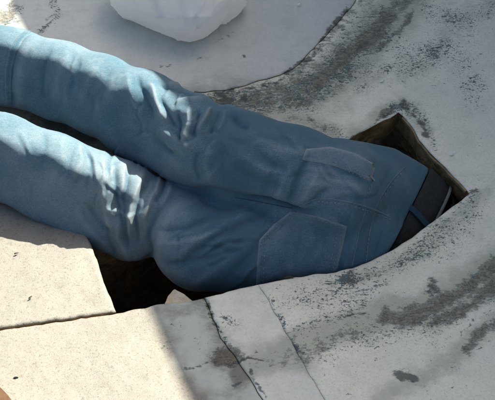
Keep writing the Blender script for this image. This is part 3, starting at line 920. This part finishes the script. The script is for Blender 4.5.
# small overall crumple, stronger round the knees
kn = np.exp(-(np.minimum(np.hypot(px[:, 0] - 130, px[:, 1] - 205), np.hypot(px[:, 0] - 195, px[:, 1] - 120)) / 60) ** 2)
rid = lambda sc, sd: 1 - 2 * np.abs(vnoise(V * np.array([1.0, 0.55, 0.7]), sc, sd))
disp += (0.0007 + 0.0012 * kn) * rid(22, 11) + (0.0003 + 0.0004 * kn) * rid(50, 12) + 0.0016 * vnoise(V, 9, 13) + 0.0002 * vnoise(V, 130, 14)
V = V + N * disp[:, None]
V = laplace(V, F, 1, 0.25)
fade = 0.37 + 0.115 * np.clip((235 - px[:, 0]) / 60, 0, 1) + fade + 0.05 * vnoise(V, 7, 21)  # calves more faded; part of their sunlit whiteness is put into the colour
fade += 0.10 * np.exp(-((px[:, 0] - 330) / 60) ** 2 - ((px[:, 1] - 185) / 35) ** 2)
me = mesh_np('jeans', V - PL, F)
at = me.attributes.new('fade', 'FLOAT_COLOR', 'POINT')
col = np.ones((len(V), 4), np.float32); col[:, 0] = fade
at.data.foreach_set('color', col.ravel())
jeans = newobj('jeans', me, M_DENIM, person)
BVH = BVHTree.FromPolygons([tuple(v) for v in V], [tuple(map(int, f_)) for f_ in F])

def hit(x, y, lift=0.0):
    d_ = Vector((fwd * PXF + rgt * (x - 247.5) + upv * (200.0 - y))).normalized()
    p, n, i, dist = BVH.ray_cast(Vector(CAM), d_)
    if p is None: return None
    return np.array(p + n * lift), np.array(n)

def patch(name, poly, lift, mat, parent, step=2.5, fade_v=0.5):
    """A cloth patch lying on the jeans: outline in photo pixels, laid onto the surface, with thickness."""
    poly = np.array(poly, float)
    n = len(poly)
    bp = []
    for i in range(n):
        a, b_ = poly[i], poly[(i + 1) % n]
        k = max(1, int(np.linalg.norm(b_ - a) / step))
        bp += [a + (b_ - a) * j / k for j in range(k)]
    bp = np.array(bp)
    gx, gy = np.meshgrid(np.arange(poly[:, 0].min(), poly[:, 0].max(), step), np.arange(poly[:, 1].min(), poly[:, 1].max(), step))
    Q = np.stack([gx.ravel(), gy.ravel()], 1)
    Q = Q[inside(Q, poly)]
    d_, _, _ = seg_dist(Q, np.vstack([bp, bp[:1]]))
    Q = Q[d_ > step * .5]
    pts = np.vstack([bp, Q]); nb = len(bp)
    vo, _, fo, _, _, _ = delaunay_2d_cdt([Vector(map(float, p)) for p in pts], [(i, (i + 1) % nb) for i in range(nb)], [list(range(nb))], 1, 1e-5)
    vo = np.array([(v.x, v.y) for v in vo])
    d_, _, _ = seg_dist(vo, np.vstack([bp, bp[:1]]))
    top = []; ok = []
    for (x, y), dd in zip(vo, d_):
        lf = lift * (0.55 + 0.45 * min(1, dd / 2.0)) + 0.0003 * math.exp(-((dd - 2.0) / 1.2) ** 2)
        h_ = hit(x, y, lf)
        ok.append(h_ is not None)
        top.append(h_[0] if h_ is not None else np.zeros(3))
    T_ = np.array(top)
    Fc = [list(f_) for f_ in fo if all(ok[i] for i in f_) and max(np.linalg.norm(T_[f_[i]] - T_[f_[i - 1]]) for i in range(3)) < .022]
    if not Fc: return None
    lab = list(range(len(top)))                  # keep the one connected piece
    def root_(i):
        while lab[i] != i:
            lab[i] = lab[lab[i]]; i = lab[i]
        return i
    for f_ in Fc:
        for i in f_[1:]: lab[root_(i)] = root_(f_[0])
    cn = {}
    for f_ in Fc: cn[root_(f_[0])] = cn.get(root_(f_[0]), 0) + 1
    big = max(cn, key=cn.get)
    Fc = [f_ for f_ in Fc if root_(f_[0]) == big]
    used_ = sorted({i for f_ in Fc for i in f_}); rm_ = {q_: i for i, q_ in enumerate(used_)}
    Fc = [[rm_[i] for i in f_] for f_ in Fc]
    top = [top[i] for i in used_]; vo = vo[used_]; d_ = d_[used_]
    Vt = [t for t in top]
    cnt = {}
    for f_ in Fc:
        for i in range(len(f_)): cnt[(f_[i], f_[(i + 1) % len(f_)])] = 1
    low = {}
    for a, b_ in [k for k in cnt if (k[1], k[0]) not in cnt]:
        for q_ in (a, b_):
            if q_ not in low:
                low[q_] = len(Vt)
                h_ = hit(vo[q_][0], vo[q_][1], -0.0015)
                Vt.append(h_[0])
        Fc.append([b_, a, low[a], low[b_]])
    me = mesh_np(name, np.array(Vt) - PL, Fc)
    at = me.attributes.new('fade', 'FLOAT_COLOR', 'POINT')
    col = np.ones((len(Vt), 4), np.float32); col[:, 0] = fade_v
    col[:len(vo), 0] = fade_v + 0.14 * np.exp(-(d_ / 1.6) ** 2)
    at.data.foreach_set('color', col.ravel())
    return newobj(name, me, mat, parent)

def tube_on(name, pl_, rad, mat, parent, lift=0.0, dash=None, fade_v=0.6):
    """A seam or a row of stitches lying on the jeans."""
    q_ = smooth_poly(pl_, 10) if len(pl_) > 2 else np.linspace(pl_[0], pl_[1], 14)
    L = np.concatenate([[0], np.cumsum(np.linalg.norm(np.diff(q_, axis=0), axis=1))])
    n = max(6, int(L[-1] / (0.8 if dash else 1.6)))
    t = np.linspace(0, L[-1], n)
    xy = np.stack([np.interp(t, L, q_[:, 0]), np.interp(t, L, q_[:, 1])], 1)
    hs = [hit(x, y, lift) for x, y in xy]
    bm = bmesh.new()
    prev = None
    for i, h_ in enumerate(hs):
        gap = dash and (i % dash[0]) >= dash[1]
        if h_ is None or gap:
            prev = None; continue
        p, nn = h_
        j = min(i + 1, n - 1); k = max(i - 1, 0)
        if hs[j] is None or hs[k] is None: prev = None; continue
        tg = hs[j][0] - hs[k][0]
        if np.linalg.norm(tg) > 0.03: prev = None; continue
        tg = tg / (np.linalg.norm(tg) + 1e-9)
        sd = np.cross(tg, nn); sd /= np.linalg.norm(sd) + 1e-9
        ring = [bm.verts.new(p + rad * (math.cos(a) * sd + math.sin(a) * 0.7 * nn) - PL) for a in np.linspace(0, 2 * math.pi, 6, endpoint=False)]
        if prev:
            for a in range(6): bm.faces.new((prev[a], prev[(a + 1) % 6], ring[(a + 1) % 6], ring[a]))
        prev = ring
    me = bm_mesh(name, bm)
    at = me.attributes.new('fade', 'FLOAT_COLOR', 'POINT')
    col = np.ones((len(me.vertices), 4), np.float32); col[:, 0] = fade_v
    at.data.foreach_set('color', col.ravel())
    return newobj(name, me, mat, parent)

# pockets, seams, stitches
near_pocket = [(256, 286), (257, 262), (259, 240), (274, 224), (291, 211), (318, 216), (347, 226), (343, 246), (337, 270), (332, 276), (300, 282)]
pk = patch('back_pocket', near_pocket, 0.0011, M_DENIM, jeans, 2.5, 0.46)
far_pocket = [(306, 149), (330, 147), (354, 153), (376, 165), (374, 172), (371, 181), (352, 172), (330, 165), (302, 160)]
patch('hem', [(36, 33), (30, 35), (23, 41), (16, 53), (12, 70), (11, 88), (12, 104), (6, 104), (5, 88), (5, 69), (9, 50), (16, 39), (24, 32), (31, 30)], 0.0028, M_DENIM, jeans, 2.0, 0.40)
pk2 = patch('back_pocket', far_pocket, 0.0010, M_DENIM, jeans, 2.5, 0.5)
tube_on('waist_seam', [(405, 167), (391, 182), (377, 204), (370, 230), (366, 262)], 0.0012, M_DENIM, jeans, 0.0004, None, 0.48)
tube_on('seat_seam', [(300, 206), (318, 199), (344, 201), (370, 208), (390, 217)], 0.0013, M_DENIM, jeans, 0.0003, None, 0.5)
tube_on('yoke_seam', [(367, 198), (370, 190), (373, 182)], 0.0012, M_DENIM, jeans, 0.0004, None, 0.48)
tube_on('yoke_seam', [(366, 208), (360, 228), (352, 266)], 0.0012, M_DENIM, jeans, 0.0004, None, 0.48)
tube_on('inner_seam', [(292, 209), (262, 203), (235, 198)], 0.0016, M_DENIM, jeans, 0.0005, None, 0.4)
def offs(pl_, dx, dy): return [(x + dx, y + dy) for x, y in pl_]
tube_on('stitching', [(259, 282), (260, 262), (262, 242), (276, 227), (292, 214)], 0.0008, M_THREAD, jeans, 0.0019, (5, 3))
tube_on('stitching', [(263, 281), (264, 262), (266, 243), (279, 229), (294, 217)], 0.0008, M_THREAD, jeans, 0.0018, (5, 3))
tube_on('stitching', [(294, 214), (318, 219), (343, 228)], 0.0008, M_THREAD, jeans, 0.0018, (5, 3))
tube_on('stitching', [(342, 230), (338, 248), (332, 270)], 0.0008, M_THREAD, jeans, 0.0018, (5, 3))
tube_on('stitching', [(338, 229), (334, 247), (328, 270)], 0.0008, M_THREAD, jeans, 0.0018, (5, 3))
tube_on('stitching', [(333, 162), (352, 169), (371, 177)], 0.0008, M_THREAD, jeans, 0.0018, (5, 3))
tube_on('stitching', [(370, 230), (367, 246), (366, 260)], 0.0007, M_THREAD, jeans, 0.0014, (5, 3))
tube_on('stitching', [(333, 165), (352, 173), (370, 181)], 0.0007, M_THREAD, jeans, 0.0012, (5, 3))
tube_on('stitching', [(371, 184), (369, 189), (366, 196)], 0.0007, M_THREAD, jeans, 0.0012, (5, 3))
tube_on('stitching', [(318, 201), (344, 204), (369, 211), (390, 220)], 0.0007, M_THREAD, jeans, 0.0014, (5, 3))
tube_on('stitching', [(377, 205), (391, 185), (402, 172)], 0.0007, M_THREAD, jeans, 0.0014, (5, 3))
tube_on('bar_tack', [(369, 176), (374, 181)], 0.0022, M_THREAD, jeans, 0.0016)

# ring parts round the waist
def ring_part(name, s0, s1, grow, mat, parent, thick=0.004, bend=0.0, fade_v=0.35):
    bm = bmesh.new()
    rows = []
    nseg = 72
    for s, g in ((s0, -thick), (s0, 0), (s0 + (s1 - s0) * .25, .001), (s0 + (s1 - s0) * .5, .0012), (s0 + (s1 - s0) * .75, .001), (s1, 0), (s1, -thick)):
        row = []
        for k in range(nseg):
            th = 2 * math.pi * k / nseg
            ca, sa = math.cos(th), math.sin(th)
            A, B = .137 + grow + g - .05 * max(s, 0), .094 + grow + g - .02 * max(s, 0)
            ra = 1 / (abs(ca) ** 2.3 + abs(sa) ** 2.3) ** (1 / 2.3)
            p = Wc + uax * s + vax * (A * ca * ra) + wax * (B * sa * ra) + np.array([0, 0, -bend * max(s, 0)])
            p = p + wax * 0.0012 * math.sin(5 * th + s * 40)
            row.append(bm.verts.new(p - PL))
        rows.append(row)
    for a, b_ in zip(rows, rows[1:] + rows[:1]):
        for k in range(nseg):
            bm.faces.new((a[k], a[(k + 1) % nseg], b_[(k + 1) % nseg], b_[k]))
    me = bm_mesh(name, bm)
    at = me.attributes.new('fade', 'FLOAT_COLOR', 'POINT')
    col = np.ones((len(me.vertices), 4), np.float32); col[:, 0] = fade_v
    at.data.foreach_set('color', col.ravel())
    return newobj(name, me, mat, parent)
belt = ring_part('belt', 0.0005, 0.046, 0.003, M_BELT, person, 0.012, 0.35)
ring_part('waistband_edge', 0.0465, 0.052, 0.005, M_EDGE, jeans, 0.006, 0.35)

def belt_loop():
    bm = bmesh.new()
    pts_ = [(-.012, .001), (-.006, .005), (.004, .008), (.022, .0095), (.040, .0085), (.049, .005), (.052, .002)]
    th0 = None
    rows = []
    for s, g in pts_:
        row = []
        for side in (-1, 1):
            for lv in (0, 1):
                a = 0.012 + side * 0.0058 - s * .15
                c = (.094 + g + (.0018 if lv else 0)) * (1 - min(.9, abs(a / .137)) ** 2.3) ** (1 / 2.3)
                p = Wc + uax * s + vax * a + wax * c + np.array([0, 0, -.35 * max(s, 0)])
                row.append(bm.verts.new(p - PL))
        rows.append([row[0], row[1], row[3], row[2]])
    for a, b_ in zip(rows[:-1], rows[1:]):
        for k in range(4): bm.faces.new((a[k], a[(k + 1) % 4], b_[(k + 1) % 4], b_[k]))
    bm.faces.new(rows[0]); bm.faces.new(rows[-1][::-1])
    me = bm_mesh('belt_loop', bm, False)
    at = me.attributes.new('fade', 'FLOAT_COLOR', 'POINT')
    col = np.ones((len(me.vertices), 4), np.float32); col[:, 0] = 0.02
    at.data.foreach_set('color', col.ravel())
    newobj('belt_loop', me, M_DENIM, jeans)
belt_loop()

# upper body, hanging down inside the pit
W2 = Wc + uax * .03
ch = W2 + np.array([.075, .02, -.30]); sh_c = W2 + np.array([.10, .03, -.42]); nk = W2 + np.array([.105, .03, -.49]); hd = W2 + np.array([.09, .03, -.60])
X = grid(W2 - [.30, .32, .80], W2 + [.30, .32, .06], 0.008)
vf = nz(vax * [1, 1, .3])
tor = smin(smin(capsule(X, W2 + vf * .045, ch + vf * .07, .080, .10), capsule(X, W2 - vf * .045, ch - vf * .07, .080, .10), .05),
           capsule(X, sh_c + vf * .13, sh_c - vf * .13, .062, .062), .06)
armd = None
hands = []
for sgn in (1, -1):
    s0 = sh_c + vf * .165 * sgn; el = s0 + np.array([-.05, .02 * sgn, -.20]); wr = el + np.array([-.12, -.01 * sgn, -.08])
    a_ = smin(capsule(X, s0, el, .052, .043), capsule(X, el, wr, .042, .034), .02)
    hands.append((el, wr))
    armd = a_ if armd is None else np.minimum(armd, a_)
sd = smin(tor, armd, .03)
Vs, Fs = surface_nets(sd, W2 - [.30, .32, .80], 0.008)
Vs = laplace(Vs, Fs, 2)
Ns = vert_normals(Vs, Fs)
Vs = Vs + Ns * (0.003 * vnoise(Vs, 22, 31) + 0.002 * vnoise(Vs, 50, 32))[:, None]
newobj('shirt', mesh_np('shirt', Vs - PL, Fs[:, ::-1]), M_SHIRT, person)
# body: head, neck, trunk, forearms and five-fingered hands in one surface
lo2 = W2 - np.array([.42, .34, .86])
X = grid(lo2, W2 + [.30, .34, .0], 0.006)
bd = smin(capsule(X, W2 + [0, 0, -.06], sh_c, .07, .075), capsule(X, sh_c, nk, .055, .05), .03)
hq = (X - hd.astype(np.float32)) / np.array([.092, .078, .115], np.float32)
bd = smin(bd, ((np.linalg.norm(hq, axis=-1) - 1) * .078), .02)
bd = smin(bd, capsule(X, hd + [-.085, 0, .0], hd + [-.10, 0, .02], .012, .014), .012)      # nose
for sgn in (1, -1):
    bd = smin(bd, capsule(X, hd + [.005, .078 * sgn, .02], hd + [.008, .082 * sgn, -.01], .012, .015), .006)
for (el, wr), sgn in zip(hands, (1, -1)):
    dr = nz(wr - el); pm = wr + dr * .075
    sdv = nz(np.cross(dr, [0, 0, 1.0])); dn = np.cross(sdv, dr); dn *= -np.sign(dn[2])
    hnd = smin(capsule(X, wr - dr * .06, wr, .032, .026), smin(capsule(X, wr + sdv * .018, pm + sdv * .026, .017, .014), capsule(X, wr - sdv * .018, pm - sdv * .026, .017, .014), .02), .02)
    for kf, (ofs, ln) in enumerate(((-.030, .062), (-.010, .075), (.010, .070), (.029, .055))):
        b0 = pm + sdv * ofs; b1 = b0 + dr * ln * .5 + dn * .012; b2 = b1 + dr * ln * .35 + dn * .03
        hnd = np.minimum(hnd, smin(capsule(X, b0 - dr * .015, b1, .0095, .009), capsule(X, b1, b2, .009, .0075), .004))
    t0 = wr + dr * .03 - sdv * .03; t1 = t0 - sdv * .025 + dr * .03; t2 = t1 + dr * .028 + dn * .01
    hnd = smin(hnd, smin(capsule(X, t0, t1, .012, .0105), capsule(X, t1, t2, .0105, .009), .004), .008)
    bd = np.minimum(bd, hnd)
Vb, Fb = surface_nets(bd, lo2, 0.006)
Vb = laplace(Vb, Fb, 1)
newobj('body', mesh_np('body', Vb - PL, Fb[:, ::-1]), M_SKIN, person)
X = grid(hd - .15, hd + .15, 0.006)
hq = (X - (hd + [.012, 0, -.012]).astype(np.float32)) / np.array([.096, .086, .12], np.float32)
hr = (np.linalg.norm(hq, axis=-1) - 1) * .086
hr = np.maximum(hr, -(X[..., 0] - (hd[0] - .045)))
hr = np.maximum(hr, X[..., 2] - (hd[2] + .06))
Vh, Fh = surface_nets(hr, hd - .15, 0.006)
Vh = Vh + vert_normals(Vh, Fh) * (0.004 * vnoise(Vh, 45, 41))[:, None]
newobj('hair', mesh_np('hair', Vh - PL, Fh[:, ::-1]), M_HAIR, person)
del X

# shoes beyond the left edge of the picture
def shoe(anchor, name='shoe'):
    an = np.array(anchor)
    rows = []; bm = bmesh.new(); bs_ = bmesh.new(); rs = []
    prof = [(0, .034, .060), (.03, .038, .078), (.08, .038, .075), (.13, .042, .055), (.18, .046, .042), (.23, .042, .034), (.262, .026, .024)]
    ax = nz((-.75, -.15, -.28)); up = nz(np.cross(np.cross(ax, (0, 0, 1.0)), ax)); up = -up * 1.0; sd_ = np.cross(ax, up)
    for t, hw, hh in prof:
        r0 = []; r1 = []
        for k in range(16):
            a = 2 * math.pi * k / 16
            y, z = hw * math.cos(a), max(math.sin(a), -.15) * hh
            r0.append(bm.verts.new(an + ax * (t - .04) + sd_ * y + up * z - PL))
            y2, z2 = hw * 1.10 * math.cos(a), -.012 + .011 * math.sin(a) - .15 * hh
            r1.append(bs_.verts.new(an + ax * (t * 1.03 - .044) + sd_ * y2 + up * z2 - PL))
        rows.append(r0); rs.append(r1)
    for b_, rr in ((bm, rows), (bs_, rs)):
        for p, q_ in zip(rr[:-1], rr[1:]):
            for k in range(16): b_.faces.new((p[k], p[(k + 1) % 16], q_[(k + 1) % 16], q_[k]))
        b_.faces.new(rr[0]); b_.faces.new(rr[-1][::-1])
    up_o = newobj(name, bm_mesh(name, bm), M_SHOE, person)
    newobj('sole', bm_mesh('sole', bs_), M_SOLE, up_o)
shoe(P(-62, 60, .07)); shoe(P(-75, 126, .07))

# ------------------------------------------------------------------ loose things
def bag():
    bm = bmesh.new()
    bmesh.ops.create_icosphere(bm, subdivisions=6, radius=1)
    Vb_ = np.array([v.co[:] for v in bm.verts])
    r = np.array([.152, .128, .112])
    nn = Vb_.copy()
    a = np.arctan2(Vb_[:, 1], Vb_[:, 0])
    rg = np.random.default_rng(23)
    nl = rg.normal(size=(26, 3)); nl /= np.linalg.norm(nl, axis=1)[:, None]
    hl = rg.uniform(.86, 1.08, 26)
    fac = (np.clip(Vb_ @ nl.T, 0, None) / hl) ** 13
    rad = np.clip(fac.sum(1), 1e-3, None) ** (-1 / 13)
    rad = np.clip(rad, .8, 1.16) * (1 + .03 * vnoise(Vb_, 2.0, 51))
    W_ = Vb_ * r * rad[:, None]
    W_[:, 1] -= .018 * np.exp(-((Vb_[:, 0] - .18) / .35) ** 2) * np.clip(-Vb_[:, 1], 0, 1)
    W_[:, 1] += .045 * np.clip(Vb_[:, 0] - .35, 0, 1) * np.clip(-Vb_[:, 1], 0, 1)
    W_[:, 1] += .03 * np.clip(-Vb_[:, 0] - .45, 0, 1) * np.clip(-Vb_[:, 1], 0, 1)
    def crease(sc, sx, p_, sd):
        """Sharp pulled ridges between slack hollows."""
        q_ = Vb_ * np.array(sx)
        q_ = q_ + .25 * np.stack([vnoise(Vb_, 1.7, sd + 1), vnoise(Vb_, 1.7, sd + 2), vnoise(Vb_, 1.7, sd + 3)], 1)
        return (1 - np.abs(vnoise(q_, sc, sd))) ** p_
    W_ += nn * (.0034 * crease(2.6, (.7, 1.3, 1.), 7, 53) + .0030 * crease(4.5, (1.5, .5, 1.1), 6, 54) + .0012 * crease(9.0, (.7, 1.3, 1.), 6, 57))[:, None]
    # gathered top pulled up into a twisted neck
    nk_ = np.clip((nn @ nz((.1, .45, .85)) - .80) / .2, 0, 1)
    W_ += nk_[:, None] ** 2 * np.array([.01, .03, .05])
    W_[:, 2] += .034
    p0 = P(180, 8, 0)
    wp = W_ + np.array([p0[0], p0[1], .004])
    bx = proj(wp)
    vw = CAM - wp; vw /= np.linalg.norm(vw, axis=1)[:, None]
    fc_ = np.clip(((nn * vw).sum(1) + .2) / .4, 0, 1)
    dsp = np.zeros(len(W_))
    rb = random.Random(5)
    lines = [([(118, 6), (150, 14), (186, 17), (226, 13)], 2.2, 3.5), ([(112, 14), (140, 22), (176, 26)], 1.6, -2.6), ([(180, 8), (186, 26), (190, 36)], 2.2, 2.4),
             ([(194, 10), (198, 26), (199, 36)], 1.8, -2), ([(206, 6), (212, 22), (210, 33)], 2.0, 2.2), ([(236, 2), (228, 18), (216, 36)], 2.0, -3.5),
             ([(150, -4), (158, 10), (160, 32)], 1.8, 3), ([(134, -4), (138, 10), (134, 24)], 1.6, -2.4), ([(160, 22), (184, 28), (214, 25)], 1.4, 2.6), ([(166, 30), (186, 36), (204, 35)], 1.3, -2.2)]
    for _ in range(18):
        x, y, a_ = rb.uniform(108, 250), rb.uniform(-30, 40), rb.uniform(0, 3.14)
        L_ = rb.uniform(8, 26)
        dx, dy = math.cos(a_) * L_, math.sin(a_) * L_ * .7
        lines.append(([(x - dx, y - dy), (x + rb.uniform(-4, 4), y + rb.uniform(-3, 3)), (x + dx, y + dy)], rb.uniform(1.0, 2.2), rb.choice((-1, 1)) * rb.uniform(.8, 1.6)))
    for pl_, wd, mm in lines:
        d_, t_, sg = seg_dist(bx, smooth_poly(pl_, 5))
        tp = np.clip(np.minimum(t_, 1 - t_) / .3, 0, 1)
        dsp += mm * .0017 * np.exp(-np.abs(d_ / wd) ** 1.3) * tp * fc_ * (1 + .5 * sg * (d_ > .3))
    W_ += nn * dsp[:, None]
    low = W_[:, 2] < .004
    W_[low, 2] = .004 + (W_[low, 2] - .004) * .02
    for v, c in zip(bm.verts, W_): v.co = c
    p = P(180, 8, 0)
    o = newobj('plastic_bag', bm_mesh('plastic_bag', bm), M_BAG)
    o.location = (p[0], p[1], 0.004)
    tag(o, 'bulging white plastic bag lying on the pale blue floor behind the legs', 'bag')
bag()

def chunk():
    bm = bmesh.new()
    top = [(163, 305, -.03), (168, 296, -.028), (174, 287, -.026), (184, 294, -.028), (195, 301, -.03), (190, 312, -.05), (170, 314, -.05)]
    t = [bm.verts.new(P(x, y, z)) for x, y, z in top]
    b_ = [bm.verts.new(P(x + random.uniform(-2, 2), y + 6, z) + np.array([0, -.01, -.06])) for x, y, z in top]
    bm.faces.new(t)
    for i in range(7): bm.faces.new((t[i], b_[i], b_[(i + 1) % 7], t[(i + 1) % 7]))
    bm.faces.new(b_[::-1])
    bmesh.ops.bevel(bm, geom=list(bm.edges), offset=0.003, segments=2, affect='EDGES')
    o = newobj('concrete_chunk', bm_mesh('concrete_chunk', bm, False), M_CHUNK)
    tag(o, 'small pale wedge of broken concrete jutting out under the near edge of the hole', 'rubble')
chunk()

def flake(name, px_, py_, L, Wd, rot, mat, label, cat, group, zb=0.001, curl=.003, th=.0008):
    bm = bmesh.new()
    r = random.Random(int(px_ * 31 + py_))
    n = 9
    t = []; b_ = []
    for k in range(n):
        a = 2 * math.pi * k / n
        rr = 1 + r.uniform(-.25, .25)
        x, y = L * math.cos(a) * rr, Wd * math.sin(a) * rr
        z = curl * abs(math.sin(a)) * r.uniform(.3, 1) + th
        t.append(bm.verts.new((x, y, z))); b_.append(bm.verts.new((x * .96, y * .96, z - th)))
    c = bm.verts.new((0, 0, th * 1.6)); c2 = bm.verts.new((0, 0, 0))
    for k in range(n):
        bm.faces.new((t[k], t[(k + 1) % n], c)); bm.faces.new((b_[(k + 1) % n], b_[k], c2))
        bm.faces.new((t[(k + 1) % n], t[k], b_[k], b_[(k + 1) % n]))
    o = newobj(name, bm_mesh(name, bm), mat)
    p = P(px_, py_, 0); o.location = (p[0], p[1], zb); o.rotation_euler = (0, 0, rot)
    tag(o, label, cat, group)
flake('leaf_scrap', 17, 256, .0045, .0014, .5, M_LEAF, 'dark curled leaf scrap on the sunlit slab just below the shadow of the near leg', 'leaf', 'leaf scraps on the slabs', .006)
flake('leaf_scrap', 31, 300, .0045, .0014, .9, M_LEAF, 'dark leaf scrap in the middle of the sunlit slab above the joint', 'leaf', 'leaf scraps on the slabs', .006)
flake('leaf_scrap', 16, 378, .0045, .0014, .2, M_LEAF, 'dark speck of leaf on the slab beside the tan shoe', 'leaf', 'leaf scraps on the slabs')
flake('leaf_scrap', 289, 278, .010, .0025, .15, M_LEAF, 'thin dark twig-like leaf scrap at the hole edge beneath the near pocket', 'leaf', 'leaf scraps on the slabs')
flake('paint_flake', 382, 82, .0055, .002, .6, M_FLAKE, 'small white paint flake on the grey floor above the far corner of the hole', 'paint flake', 'paint flakes on the floor')
flake('paint_flake', 452, 155, .005, .0022, .6, M_FLAKE, 'small white paint flake beside the rusty rim of the hole', 'paint flake', 'paint flakes on the floor')
flake('paint_flake', 299, 7, .006, .002, .7, M_FLAKE, 'small white paint flake on the pale blue floor right of the bag', 'paint flake', 'paint flakes on the floor', .006)

def tan_shoe():
    o = newobj('shoe', None)
    p = P(-4, 403, 0); o.location = (p[0], p[1], 0.0)
    rows = []; bm = bmesh.new(); rs = []; b2 = bmesh.new()
    ax = nz((-.45, -1, 0)); sd_ = np.cross(ax, (0, 0, 1.0))
    for t, hw, hh in ((-.012, .012, .016), (-.004, .028, .030), (.012, .038, .040), (.04, .045, .048), (.09, .046, .058), (.15, .040, .080), (.21, .037, .088), (.26, .034, .085), (.28, .02, .075)):
        r0 = []; r1 = []
        for k in range(20):
            a = 2 * math.pi * k / 20
            r0.append(bm.verts.new(ax * t + sd_ * hw * math.cos(a) + np.array([0, 0, .018 + hh * max(math.sin(a), -.1)])))
            r1.append(b2.verts.new(ax * (t * 1.02 - .003) + sd_ * (hw + .004) * math.cos(a) + np.array([0, 0, .009 + .0085 * math.sin(a)])))
        rows.append(r0); rs.append(r1)
    for b_, rr in ((bm, rows), (b2, rs)):
        for p_, q_ in zip(rr[:-1], rr[1:]):
            for k in range(20): b_.faces.new((p_[k], p_[(k + 1) % 20], q_[(k + 1) % 20], q_[k]))
        b_.faces.new(rr[0]); b_.faces.new(rr[-1][::-1])
    newobj('upper', bm_mesh('upper', bm), M_TAN, o)
    newobj('sole', bm_mesh('sole', b2), M_TAN, o)
    tag(o, 'rounded tan shoe toe at the corner of the sunlit slab', 'shoe')
tan_shoe()
